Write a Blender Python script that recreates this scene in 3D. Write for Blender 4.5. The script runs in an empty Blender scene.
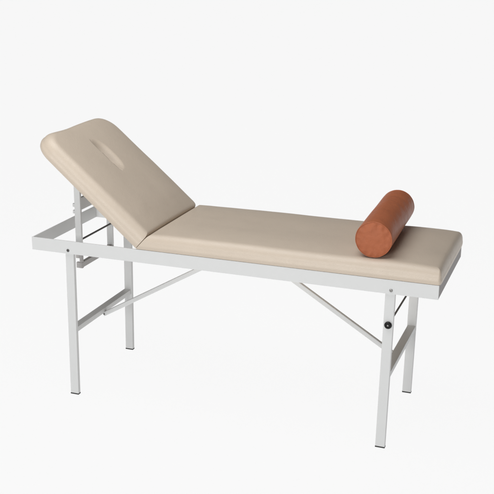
import bpy, bmesh, math, random
from mathutils import Vector, Matrix, noise

S = bpy.context.scene
C = S.collection
R = math.radians

# ------------------------------------------------------------------ camera
cd = bpy.data.cameras.new("camera")
cd.sensor_width = 36.0
cd.sensor_fit = 'HORIZONTAL'
cd.lens = 36.0 * 1001.1 / 494.0
cd.clip_start = 0.05
cd.clip_end = 2000
cam = bpy.data.objects.new("camera", cd)
C.objects.link(cam)
right = Vector((0.94066727, 0.33918146, 0.01005087))
up = Vector((-0.10833843, 0.27212671, 0.95614321))
back = Vector((0.32157094, -0.90050152, 0.29272708))
m = Matrix((right, up, back)).transposed().to_4x4()
m.translation = Vector((2.43020617, -3.84330269, 2.08751549))
cam.matrix_world = m
S.camera = cam

# ------------------------------------------------------------------ world: dim studio above, added glow underneath to whiten the floor
ROOM = 0.09
UNDER = 0.99
w = bpy.data.worlds.new("World")
S.world = w
w.use_nodes = True
nt = w.node_tree
bg = nt.nodes["Background"]
tc = nt.nodes.new("ShaderNodeTexCoord")
sx = nt.nodes.new("ShaderNodeSeparateXYZ")
lt = nt.nodes.new("ShaderNodeMath"); lt.operation = 'LESS_THAN'; lt.inputs[1].default_value = 0.0
mx = nt.nodes.new("ShaderNodeMix"); mx.data_type = 'RGBA'
mx.inputs[6].default_value = (ROOM, ROOM, ROOM, 1)
mx.inputs[7].default_value = (UNDER, UNDER, UNDER, 1)
nt.links.new(tc.outputs["Generated"], sx.inputs[0])
nt.links.new(sx.outputs["Z"], lt.inputs[0])
nt.links.new(lt.outputs[0], mx.inputs[0])
nt.links.new(mx.outputs[2], bg.inputs["Color"])
bg.inputs["Strength"].default_value = 1.0

# ------------------------------------------------------------------ softboxes
def softbox(name, loc, target, sx_, sy_, power, col=(1, 1, 1)):
    l = bpy.data.lights.new(name, 'AREA')
    l.shape = 'RECTANGLE'; l.size = sx_; l.size_y = sy_
    l.energy = power; l.color = col
    o = bpy.data.objects.new(name, l)
    C.objects.link(o)
    o.location = loc
    o.rotation_euler = (Vector(target) - Vector(loc)).to_track_quat('-Z', 'Y').to_euler()
    return o
softbox("front_softbox", (0.3, -9.0, 2.6), (0.9, 0.3, 0.7), 3.0, 2.4, 370)
softbox("overhead_softbox", (0.5, -0.55, 3.8), (0.9, 0.3, 0.8), 3.0, 2.0, 84)

S.render.engine = 'CYCLES'
S.cycles.max_bounces = 8
S.view_settings.view_transform = 'Standard'
S.view_settings.look = 'None'
S.view_settings.exposure = 0
S.view_settings.gamma = 1

# ------------------------------------------------------------------ materials
def mat(name, col, rough=0.5, spec=0.5, metal=0.0):
    M = bpy.data.materials.new(name); M.use_nodes = True
    b = M.node_tree.nodes["Principled BSDF"]
    b.inputs["Base Color"].default_value = (*col, 1)
    b.inputs["Roughness"].default_value = rough
    b.inputs["Specular IOR Level"].default_value = spec
    b.inputs["Metallic"].default_value = metal
    return M, b

def tex_noise(n, scale, detail=4, rough=0.5, vec=None):
    t = n.nodes.new("ShaderNodeTexNoise")
    t.inputs["Scale"].default_value = scale
    t.inputs["Detail"].default_value = detail
    t.inputs["Roughness"].default_value = rough
    if vec is not None: n.links.new(vec, t.inputs["Vector"])
    return t

def leather(name, col, rough, wrinkle, mottling, grain=0.25, wr_scale=9, spec=0.5):
    M, b = mat(name, col, rough, spec)
    n = M.node_tree
    co = n.nodes.new("ShaderNodeTexCoord").outputs["Object"]
    # colour: faint uneven dye
    t = tex_noise(n, 6, 5, 0.6, co)
    mr = n.nodes.new("ShaderNodeMapRange")
    mr.inputs[1].default_value = 0.3; mr.inputs[2].default_value = 0.7
    mr.inputs[3].default_value = 1 - mottling; mr.inputs[4].default_value = 1 + mottling
    n.links.new(t.outputs["Fac"], mr.inputs[0])
    hv = n.nodes.new("ShaderNodeVectorMath"); hv.operation = 'SCALE'
    hv.inputs[0].default_value = col
    n.links.new(mr.outputs[0], hv.inputs["Scale"])
    n.links.new(hv.outputs[0], b.inputs["Base Color"])
    # roughness variation
    t2 = tex_noise(n, 25, 3, 0.5, co)
    r2 = n.nodes.new("ShaderNodeMapRange")
    r2.inputs[3].default_value = rough - 0.08; r2.inputs[4].default_value = rough + 0.08
    n.links.new(t2.outputs["Fac"], r2.inputs[0]); n.links.new(r2.outputs[0], b.inputs["Roughness"])
    # pebbled grain + soft creases
    v = n.nodes.new("ShaderNodeTexVoronoi"); v.feature = 'SMOOTH_F1'
    v.inputs["Scale"].default_value = 420
    n.links.new(co, v.inputs["Vector"])
    t3 = tex_noise(n, wr_scale, 3, 0.55, co)
    b1 = n.nodes.new("ShaderNodeBump"); b1.inputs["Strength"].default_value = grain; b1.inputs["Distance"].default_value = 0.0008
    n.links.new(v.outputs["Distance"], b1.inputs["Height"])
    b2 = n.nodes.new("ShaderNodeBump"); b2.inputs["Strength"].default_value = wrinkle; b2.inputs["Distance"].default_value = 0.01
    n.links.new(t3.outputs["Fac"], b2.inputs["Height"])
    n.links.new(b1.outputs[0], b2.inputs["Normal"])
    n.links.new(b2.outputs[0], b.inputs["Normal"])
    return M

BEIGE = leather("beige_leatherette", (0.58, 0.492, 0.398), 0.41, 0.16, 0.02, 0.7, 9, 0.48)
TAN = leather("tan_leatherette", (0.40, 0.122, 0.052), 0.46, 0.4, 0.09, 0.35, 22, 0.3)
TANEND = leather("tan_leatherette_end", (0.385, 0.115, 0.049), 0.6, 0.5, 0.10, 0.35, 30, 0.3)

def painted(name, col, rough):
    M, b = mat(name, col, rough, 0.5)
    n = M.node_tree
    co = n.nodes.new("ShaderNodeTexCoord").outputs["Object"]
    t = tex_noise(n, 14, 6, 0.65, co)
    mr = n.nodes.new("ShaderNodeMapRange")
    mr.inputs[1].default_value = 0.3; mr.inputs[2].default_value = 0.75
    mr.inputs[3].default_value = 0.985; mr.inputs[4].default_value = 1.01
    n.links.new(t.outputs["Fac"], mr.inputs[0])
    hv = n.nodes.new("ShaderNodeVectorMath"); hv.operation = 'SCALE'
    hv.inputs[0].default_value = col
    n.links.new(mr.outputs[0], hv.inputs["Scale"]); n.links.new(hv.outputs[0], b.inputs["Base Color"])
    t2 = tex_noise(n, 260, 2, 0.5, co)
    bu = n.nodes.new("ShaderNodeBump"); bu.inputs["Strength"].default_value = 0.12; bu.inputs["Distance"].default_value = 0.001
    n.links.new(t2.outputs["Fac"], bu.inputs["Height"]); n.links.new(bu.outputs[0], b.inputs["Normal"])
    return M
PAINT = painted("white_powder_coat", (0.655, 0.66, 0.655), 0.42)
STEEL, _ = mat("screw_steel", (0.30, 0.29, 0.28), 0.4, 0.5, 0.8)
SHADE_GREY = painted("shaded_bar_grey", (0.40, 0.385, 0.375), 0.45)  # greyer than the frame paint: shade on the foot bar put into its colour
GREY = painted("shaded_rail_grey", (0.24, 0.22, 0.215), 0.5)  # shade on the foot end rail, put into its base colour
DARK, _ = mat("dark_steel", (0.10, 0.095, 0.09), 0.5, 0.5, 0.4)
RUBBER, _ = mat("black_rubber", (0.03, 0.03, 0.03), 0.6, 0.4)
BLACK, _ = mat("black_plastic", (0.008, 0.008, 0.008), 0.35, 0.2)
BOARD, _ = mat("base_board", (0.25, 0.20, 0.15), 0.7, 0.3)

# ------------------------------------------------------------------ helpers
def empty(name, loc=(0, 0, 0), rot=(0, 0, 0)):
    o = bpy.data.objects.new(name, None)
    o.empty_display_size = 0.1
    C.objects.link(o); o.location = loc; o.rotation_euler = rot
    return o

def link(name, bm, material, parent=None, smooth=False, loc=None, rot=None, angle=None):
    me = bpy.data.meshes.new(name)
    bmesh.ops.recalc_face_normals(bm, faces=bm.faces[:])
    bm.to_mesh(me); bm.free()
    mats = material if isinstance(material, (list, tuple)) else [material]
    for k in mats: me.materials.append(k)
    if smooth:
        for p in me.polygons: p.use_smooth = True
        if angle: me.set_sharp_from_angle(angle=angle)
    o = bpy.data.objects.new(name, me)
    C.objects.link(o)
    if parent: o.parent = parent
    if loc: o.location = loc
    if rot: o.rotation_euler = rot
    return o

def bar(bm, a, b, wx, wz, side=Vector((0, 1, 0)), bev=0.0015):
    """rectangular tube from a to b; wx measured along `side`, wz across it"""
    a, b = Vector(a), Vector(b)
    d = (b - a).normalized()
    s = (side - d * side.dot(d)).normalized()
    n = d.cross(s)
    t = bmesh.new()
    vs = []
    for p in (a, b):
        for i, j in ((-1, -1), (1, -1), (1, 1), (-1, 1)):
            vs.append(t.verts.new(p + s * i * wx / 2 + n * j * wz / 2))
    t.faces.new(vs[:4]); t.faces.new(vs[4:])
    for i in range(4):
        t.faces.new((vs[i], vs[(i + 1) % 4], vs[4 + (i + 1) % 4], vs[4 + i]))
    bmesh.ops.recalc_face_normals(t, faces=t.faces[:])
    if bev:
        bmesh.ops.bevel(t, geom=t.edges[:], offset=bev, segments=2, affect='EDGES', profile=0.5)
    me = bpy.data.meshes.new("tmp"); t.to_mesh(me); t.free()
    bm.from_mesh(me); bpy.data.meshes.remove(me)

def box(bm, x0, x1, y0, y1, z0, z1, bev=0.0015):
    bar(bm, ((x0 + x1) / 2, (y0 + y1) / 2, z0), ((x0 + x1) / 2, (y0 + y1) / 2, z1), y1 - y0, x1 - x0, Vector((0, 1, 0)), bev)

def lathe(bm, prof, origin, axis, n=32):
    """prof: list of (r, h) revolved round axis"""
    axis = Vector(axis).normalized()
    q = Vector((0, 0, 1)).rotation_difference(axis)
    rings = []
    for r, h in prof:
        if r < 1e-6:
            rings.append([bm.verts.new(Vector(origin) + q @ Vector((0, 0, h)))])
        else:
            rings.append([bm.verts.new(Vector(origin) + q @ Vector((r * math.cos(2 * math.pi * k / n), r * math.sin(2 * math.pi * k / n), h))) for k in range(n)])
    for A, B in zip(rings, rings[1:]):
        for k in range(n):
            k2 = (k + 1) % n
            if len(A) == 1 and len(B) > 1: bm.faces.new((A[0], B[k], B[k2]))
            elif len(B) == 1 and len(A) > 1: bm.faces.new((A[k], A[k2], B[0]))
            elif len(A) > 1: bm.faces.new((A[k], A[k2], B[k2], B[k]))

def outline(L, W, rc, d, n_side=130, n_cor=14):
    """rounded rectangle 0..L x 0..W inset by d, rc = radii of corners (0,0),(L,0),(L,W),(0,W)"""
    pts = []
    cor = ((0, 0, math.pi), (L, 0, -math.pi / 2), (L, W, 0), (0, W, math.pi / 2))
    rr = [max(r - d, 0.0015) for r in rc]
    x0, x1, y0, y1 = d, L - d, d, W - d
    cs = ((x0, y0, 1, 1), (x1, y0, -1, 1), (x1, y1, -1, -1), (x0, y1, 1, -1))
    lim = min((x1 - x0) / 2, (y1 - y0) / 2) * 0.98
    rr = [min(r, lim) for r in rr]
    for i in range(4):
        cx, cy, sx_, sy_ = cs[i]; r = rr[i]
        ox, oy = cx + sx_ * r, cy + sy_ * r
        a0 = cor[i][2]
        for k in range(n_cor + 1):
            a = a0 + (math.pi / 2) * k / n_cor
            pts.append((ox + r * math.cos(a), oy + r * math.sin(a)))
        nx = (i + 1) % 4
        cx2, cy2, sx2, sy2 = cs[nx]; r2 = rr[nx]
        a1 = cor[nx][2]
        e = (cx2 + sx2 * r2 + r2 * math.cos(a1), cy2 + sy2 * r2 + r2 * math.sin(a1))
        s = pts[-1]
        ns = n_side if i % 2 == 0 else n_side // 2
        for k in range(1, ns):
            t = k / ns
            pts.append((s[0] + (e[0] - s[0]) * t, s[1] + (e[1] - s[1]) * t))
    return pts

def cushion(L, W, T, rc, re, puff, warp=None, seed=0, bulge=0.004, flat_start=False):
    bm = bmesh.new()
    prof = [(0.03, 0.0), (0.003, 0.0), (0.0006, 0.0008), (0.0, 0.003)]
    for k in range(1, 7):
        t = k / 7
        prof.append((-bulge * math.sin(math.pi * t), 0.003 + (T - re - 0.003) * t))
    for k in range(0, 11):
        a = math.pi / 2 * k / 10
        prof.append((re * (1 - math.cos(a)), T - re + re * math.sin(a)))
    d = re
    while d < W / 2 - 0.012:
        d += 0.005
        prof.append((d, T))
    rings = []
    for d, z in prof:
        ring = []
        for (x, y) in outline(L, W, rc, d):
            ex = min(max(min(x, L - x), 0) / 0.16, 1); ey = min(max(min(y, W - y), 0) / 0.20, 1)
            zz = z + puff * (1 - (1 - ex) ** 2) * (1 - (1 - ey) ** 2) * min(1, max(0, z / T))
            p = Vector((x, y, zz))
            nz = noise.noise(Vector((x * 3.1 + seed, y * 3.1, seed * 1.7)))
            nz2 = noise.noise(Vector((x * 11 + seed, y * 11, zz * 11)))
            top = min(1, max(0, (z - 0.01) / T))
            p.z += (0.0022 * nz + 0.0006 * nz2) * top
            # side unevenness of stretched cover
            if d < re:
                k = 0.0012 * noise.noise(Vector((x * 9, y * 9, zz * 14 + seed)))
                cx, cy = x - L / 2, y - W / 2
                p.x += k * (1 if cx > 0 else -1) * top; p.y += k * (1 if cy > 0 else -1) * top
            if warp: p = warp(p, d, z)
            ring.append(bm.verts.new(p))
        rings.append(ring)
    n = len(rings[0])
    for A, B in zip(rings, rings[1:]):
        for k in range(n):
            bm.faces.new((A[k], A[(k + 1) % n], B[(k + 1) % n], B[k]))
    bm.faces.new(rings[0][::-1]); 
    # close the middle strip by bridging opposite points
    last = rings[-1]
    bm.faces.new(last)
    bmesh.ops.triangulate(bm, faces=[f for f in bm.faces if len(f.verts) > 4])
    return bm

# ------------------------------------------------------------------ floor (translucent sheet, added underlighting keeps it white and shadowless)
M = bpy.data.materials.new("white_underlit_floor"); M.use_nodes = True
n = M.node_tree; n.nodes.clear()
out = n.nodes.new("ShaderNodeOutputMaterial")
di = n.nodes.new("ShaderNodeBsdfDiffuse"); di.inputs[0].default_value = (0.9, 0.9, 0.9, 1)
tr = n.nodes.new("ShaderNodeBsdfTranslucent"); tr.inputs[0].default_value = (0.965, 0.965, 0.965, 1)
ms = n.nodes.new("ShaderNodeMixShader"); ms.inputs[0].default_value = 0.97
n.links.new(di.outputs[0], ms.inputs[1]); n.links.new(tr.outputs[0], ms.inputs[2]); n.links.new(ms.outputs[0], out.inputs[0])
bm = bmesh.new()
bmesh.ops.create_grid(bm, x_segments=1, y_segments=1, size=300)
fl = link("floor", bm, M)
fl["kind"] = "structure"

# ------------------------------------------------------------------ massage table
L, W, H, h, t = 1.88, 0.621, 0.768, 0.061, 0.006
table = empty("massage_table")
table["label"] = "long beige massage table with raised headrest on white metal folding legs"
table["category"] = "massage table"

# frame: angle rails, mitred ring with a thin inward flange at the bottom
bm = bmesh.new()
z0, z1 = H - h, H
box(bm, 0, L, 0, t, z0, z1, 0.0012)                      # front rail
box(bm, 0, L, W - t, W, z0, z1, 0.0012)                  # back rail
box(bm, 0.0005, t, t + .0002, W - t - .0002, z0 + .0006, z1 - .0006, 0.0008)                # head end
box(bm, 0.53, 0.555, t, W - t, z0 + 0.01, z1 - 0.004, 0.001)      # cross member under hinge
box(bm, 0.93, 0.955, t, W - t, z0 + 0.012, z1 - 0.004, 0.001)     # middle cross member
frame = link("frame", bm, PAINT, table)
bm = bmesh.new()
box(bm, L - t, L - .0005, t + .0002, W - t - .0002, z0 + .0006, z1 - .0006, 0.0008)         # foot end, its shade painted as a darker grey
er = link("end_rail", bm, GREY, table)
er["label"] = "end rail below the foot of the mattress, shade painted in as dark grey"

# legs
LW, LD = 0.0418, 0.020
legs = []
for (x0, sl) in ((0.1704, -0.0051), (1.6619, -0.0097)):
    for yc in (t + 0.0008 + LD / 2, W - t - 0.0008 - LD / 2):
        bm = bmesh.new()
        zt = 0.748
        bar(bm, (x0 + LW / 2 + sl, yc, 0.005), (x0 + LW / 2 + sl * (1 - zt / H), yc, zt), LD, LW, Vector((0, 1, 0)), 0.0022)
        lg = link("leg", bm, PAINT, table)
        bm = bmesh.new()
        box(bm, x0 + sl - 0.0005, x0 + sl + LW + 0.0005, yc - LD / 2 - 0.0005, yc + LD / 2 + 0.0005, 0.0, 0.006, 0.001)
        link("rubber_foot", bm, RUBBER, lg)
        legs.append(lg)

# crossbars between the legs of a pair
yb0, yb1 = t + 0.0008 + LD, W - t - 0.0008 - LD
for (xa, xb, za, zb) in ((0.1665, 0.2045, 0.315, 0.340), (1.6590, 1.6970, 0.325, 0.350)):
    bm = bmesh.new()
    box(bm, xa, xb, yb0, yb1, za, zb, 0.002)
    link("crossbar", bm, PAINT, table)

# diagonal struts from the crossbars to the middle of the frame
for (a, b) in (((0.196, 0.31, 0.304), (0.885, 0.31, 0.704)), ((1.655, 0.31, 0.312), (1.000, 0.31, 0.712))):
    bm = bmesh.new()
    bar(bm, a, b, 0.020, 0.021, Vector((0, 1, 0)), 0.003)
    st = link("strut", bm, PAINT, table)
    bm = bmesh.new()
    lathe(bm, [(0, 0), (0.004, 0), (0.004, 0.024), (0, 0.024)], (a[0] + (0.006 if a[0] < 1 else -0.006), 0.298, a[2] + .004), (0, 1, 0), 16)
    link("rivet", bm, DARK, st, True, angle=0.6)
bm = bmesh.new()
box(bm, 0.865, 1.02, 0.27, 0.35, 0.704, 0.712, 0.001)
link("strut_bracket", bm, PAINT, table)

# screws on the front and back rails
for x in (0.188, 1.686):
    for s in (-1, 1):
        y = 0 if s < 0 else W
        bm = bmesh.new()
        lathe(bm, [(0.0072, -0.001), (0.0072, 0.001), (0.0055, 0.003), (0.0028, 0.0032), (0.0024, 0.0012), (0, 0.0012)], (x, y, 0.723), (0, s, 0), 20)
        link("screw", bm, DARK if x < 1 else STEEL, frame, True, angle=0.5)

# locking rod through the foot legs with its black knob
bm = bmesh.new()
lathe(bm, [(0, 0), (0.0042, 0), (0.0042, 0.545), (0, 0.545)], (1.681, 0.03, 0.569), (0, 1, 0), 16)
link("locking_rod", bm, DARK, table, True, angle=0.6)
bm = bmesh.new()
lathe(bm, [(0.0145, 0), (0.0155, 0.002), (0.0155, 0.008), (0.013, 0.011), (0.0065, 0.0115), (0.006, 0.009), (0, 0.009)], (1.681, 0.0068, 0.569), (0, -1, 0), 32)
kn = link("knob", bm, BLACK, table, True, angle=0.6)
bm = bmesh.new()
lathe(bm, [(0.0042, 0), (0.0042, 0.002), (0.003, 0.003), (0, 0.003)], (1.681, -0.0022, 0.569), (0, -1, 0), 16)
link("bolt_head", bm, STEEL, kn, True, angle=0.6)

# mattress
x0m, x1m = 0.530, 1.886
TM = 0.066
def sm(a, b, x):
    k = min(max((x - a) / (b - a), 0), 1); return k * k * (3 - 2 * k)
def warp_m(p, d, z):
    # the foot end overhangs the rail a little and rolls downwards
    p.x = p.x * (0.14 + 0.86 * sm(0, 0.09, p.x))
    p.x += p.z * 0.85 * (1 - sm(0.0, 0.16, p.x))
    if z > 0.03:   # foam gives a little under the bolster
        p.z -= 0.0035 * math.exp(-((p.x - 1.0545 + 0.033 * (p.y - 0.33)) / 0.055) ** 2) * sm(-0.02, 0.07, p.y)
    g = (x1m - x0m) - p.x
    p.x = (x1m - x0m) - g * (0.5 + 0.5 * sm(0, 0.09, g))
    if p.x > (x1m - x0m) - 0.1:
        k = (p.x - ((x1m - x0m) - 0.1)) / 0.1
        p.z -= 0.003 * k * k * min(1, z / TM)
    return p
bm = cushion(x1m - x0m, W + 0.001, TM, (0.012, 0.022, 0.035, 0.02), 0.038, 0.014, warp_m, 3.0, 0.003)
ma = link("mattress", bm, BEIGE, table, True, (x0m, -0.0005, H + 0.0008))

# backrest: hinged at the mattress, raised 39 degrees; built along u = local x, v = local y, thickness local z
ANG = R(40.65)
LP, TP = 0.665, 0.0645
def sm(a, b, x):
    k = min(max((x - a) / (b - a), 0), 1); return k * k * (3 - 2 * k)
def warp_b(p, d, z):
    # local x runs from the head end (0) to the hinge (LP)
    e = 1 - sm(0.0, 0.12, p.x)
    q = LP - p.x
    q = q * (0.14 + 0.86 * sm(0, 0.09, q))
    p.x = LP - q
    p.x += 0.006 * e * math.exp(-((p.y - 0.22) / 0.11) ** 2)
    # breathing slot: an elongated dimple
    u = LP - p.x
    v = p.y
    du, dv = (u - 0.437), (v - 0.312)
    cl = max(abs(du) - 0.085, 0) * (1 if du > 0 else -1)
    p.z *= 1.084 + 0.18 * p.x / LP
    if z >= TP - 1e-6:
        dv += 0.037
        asym = 0.013 if dv < 0 else 0.070
        r = min(1.0, (abs(du / 0.108) ** 3 + abs(dv / asym) ** 2.2) ** 0.5)
        if r < 1: p.z -= 0.029 * (1 - r * r) ** (1.0 if dv < 0 else 1.9)
    return p
bm = cushion(LP, W, TP, (0.105, 0.010, 0.050, 0.110), 0.038, 0.012, warp_b, 8.0, 0.003)
hx, hz = 0.5305, 0.7715
# local x must end at the hinge: shift so that the hinge edge is the origin
bmesh.ops.translate(bm, verts=bm.verts[:], vec=(-LP + 0.0005, 0, 0))
br = link("backrest", bm, BEIGE, table, True, (hx, 0, hz), (0, ANG, 0))
bm = bmesh.new()
box(bm, -LP + 0.06, -0.01, 0.03, W - 0.03, -0.012, -0.0005, 0.002)
link("base_board", bm, BOARD, br)
bm = bmesh.new()
box(bm, -0.50, -0.44, 0.10, W - 0.10, -0.030, -0.0125, 0.002)
link("support_mount", bm, PAINT, br)

# prop frame that holds the backrest up: two uprights, cross plate, rod, ratchet foot bar
prop = None
bm = bmesh.new()
for ya, yb in ((0.140, 0.155), (0.452, 0.467)):
    box(bm, 0.150, 0.181, ya, yb, 0.668 if ya < .3 else 0.6205, 1.040, 0.002)
    for zz in (0.900, 0.868):
        box(bm, 0.140, 0.1495, ya + .002, yb - .002, zz - 0.010, zz + 0.006, 0.001)
box(bm, 0.158, 0.172, 0.1555, 0.4515, 0.872, 0.930, 0.001)
prop = link("support_frame", bm, PAINT, table)
bm = bmesh.new()
lathe(bm, [(0, 0), (0.0045, 0), (0.0045, 0.305), (0, 0.305)], (0.176, 0.151, 0.733), (0, 1, 0), 16)
link("rod", bm, DARK, prop, True, angle=0.6)
bm = bmesh.new()
box(bm, 0.160, 0.178, 0.1555, 0.4515, 0.594, 0.620, 0.001)
for ya, yb in ((0.141, 0.155), (0.452, 0.466)):
    if ya < .3: box(bm, 0.166, 0.180, ya, yb, 0.6205, 0.6675, 0.001)
    box(bm, 0.148, 0.1805, ya, yb, 0.592, 0.620, 0.002)
    if ya < .3: box(bm, 0.146, 0.1655, ya + .001, yb - .001, 0.640, 0.662, 0.001)
link("foot_bar", bm, SHADE_GREY, prop)

# ------------------------------------------------------------------ bolster
BR, BL = 0.0775, 0.580
bol = empty("bolster_pillow", (1.5845, 0.332, H + 0.0755), (0, 0, R(1.9)))
bol["label"] = "tan brown leather bolster cushion lying across the foot end of the beige mattress"
bol["category"] = "bolster"
NR = 96
def bol_pt(a, y, r):
    k = noise.noise(Vector((math.cos(a) * 1.6, y * 7, math.sin(a) * 1.6)))
    k2 = noise.noise(Vector((math.cos(a) * 4, y * 5 + 9, math.sin(a) * 4)))
    rr = r * (1 + 0.012 * k + 0.006 * k2)
    x, z = rr * math.cos(a), rr * math.sin(a)
    z = max(z, -BR * 0.965)
    return Vector((x, y, z + BR * 0.965))
bm = bmesh.new()
rings = []
NS = 70
for i in range(NS + 1):
    s = i / NS
    y = -BL / 2 + BL * s
    e = min(s, 1 - s) * BL
    r = BR * (1 - 0.035 * math.exp(-e / 0.010))
    rings.append([bm.verts.new(bol_pt(2 * math.pi * k / NR, y, r)) for k in range(NR)])
for A, B in zip(rings, rings[1:]):
    for k in range(NR): bm.faces.new((A[k], A[(k + 1) % NR], B[(k + 1) % NR], B[k]))
link("cover", bm, TAN, bol, True)
for sgn in (-1, 1):
    bm = bmesh.new()
    prev = None
    for j in range(0, 17):
        q = j / 16
        r = BR * 0.965 * (1 - q)
        ring = []
        for k in range(NR):
            a = 2 * math.pi * k / NR
            dome = 0.010 * (1 - (1 - q) ** 2.2)
            pk = 0.0020 * math.sin(a * 13 + 2 * noise.noise(Vector((math.cos(a), math.sin(a), 3)))) * math.exp(-((q - 0.12) / 0.12) ** 2)
            wr = 0.0025 * noise.noise(Vector((math.cos(a) * (1 - q) * 3, math.sin(a) * (1 - q) * 3, 5 * sgn)))
            y = sgn * (BL / 2 + dome + (pk + wr if q > 0 else 0))
            if q >= 1: break
            ring.append(bm.verts.new(bol_pt(a, sgn * BL / 2, r) * 1.0))
            ring[-1].co.y = y
            ring[-1].co.z = BR * 0.965 + (ring[-1].co.z - BR * 0.965)
        if q >= 1:
            c = bm.verts.new((0, sgn * (BL / 2 + 0.010), BR * 0.965))
            for k in range(NR): bm.faces.new((prev[k], prev[(k + 1) % NR], c))
            break
        if prev:
            for k in range(NR): bm.faces.new((prev[k], prev[(k + 1) % NR], ring[(k + 1) % NR], ring[k]))
        prev = ring
    cap = link("end_cap", bm, TANEND, bol, True)
    # piping round the rim
    bm = bmesh.new()
    nseg, nt_ = 96, 8
    rg = []
    for k in range(nseg):
        a = 2 * math.pi * k / nseg
        c = bol_pt(a, sgn * (BL / 2 + 0.0005), BR * 0.972)
        cen = Vector((0, c.y, BR * 0.965)); rad = (c - cen).normalized()
        rg.append([bm.verts.new(c + (rad * math.cos(2 * math.pi * j / nt_) + Vector((0, 1, 0)) * math.sin(2 * math.pi * j / nt_)) * 0.0016) for j in range(nt_)])
    for k in range(nseg):
        A, B = rg[k], rg[(k + 1) % nseg]
        for j in range(nt_): bm.faces.new((A[j], A[(j + 1) % nt_], B[(j + 1) % nt_], B[j]))
    link("piping", bm, TAN, cap, True)
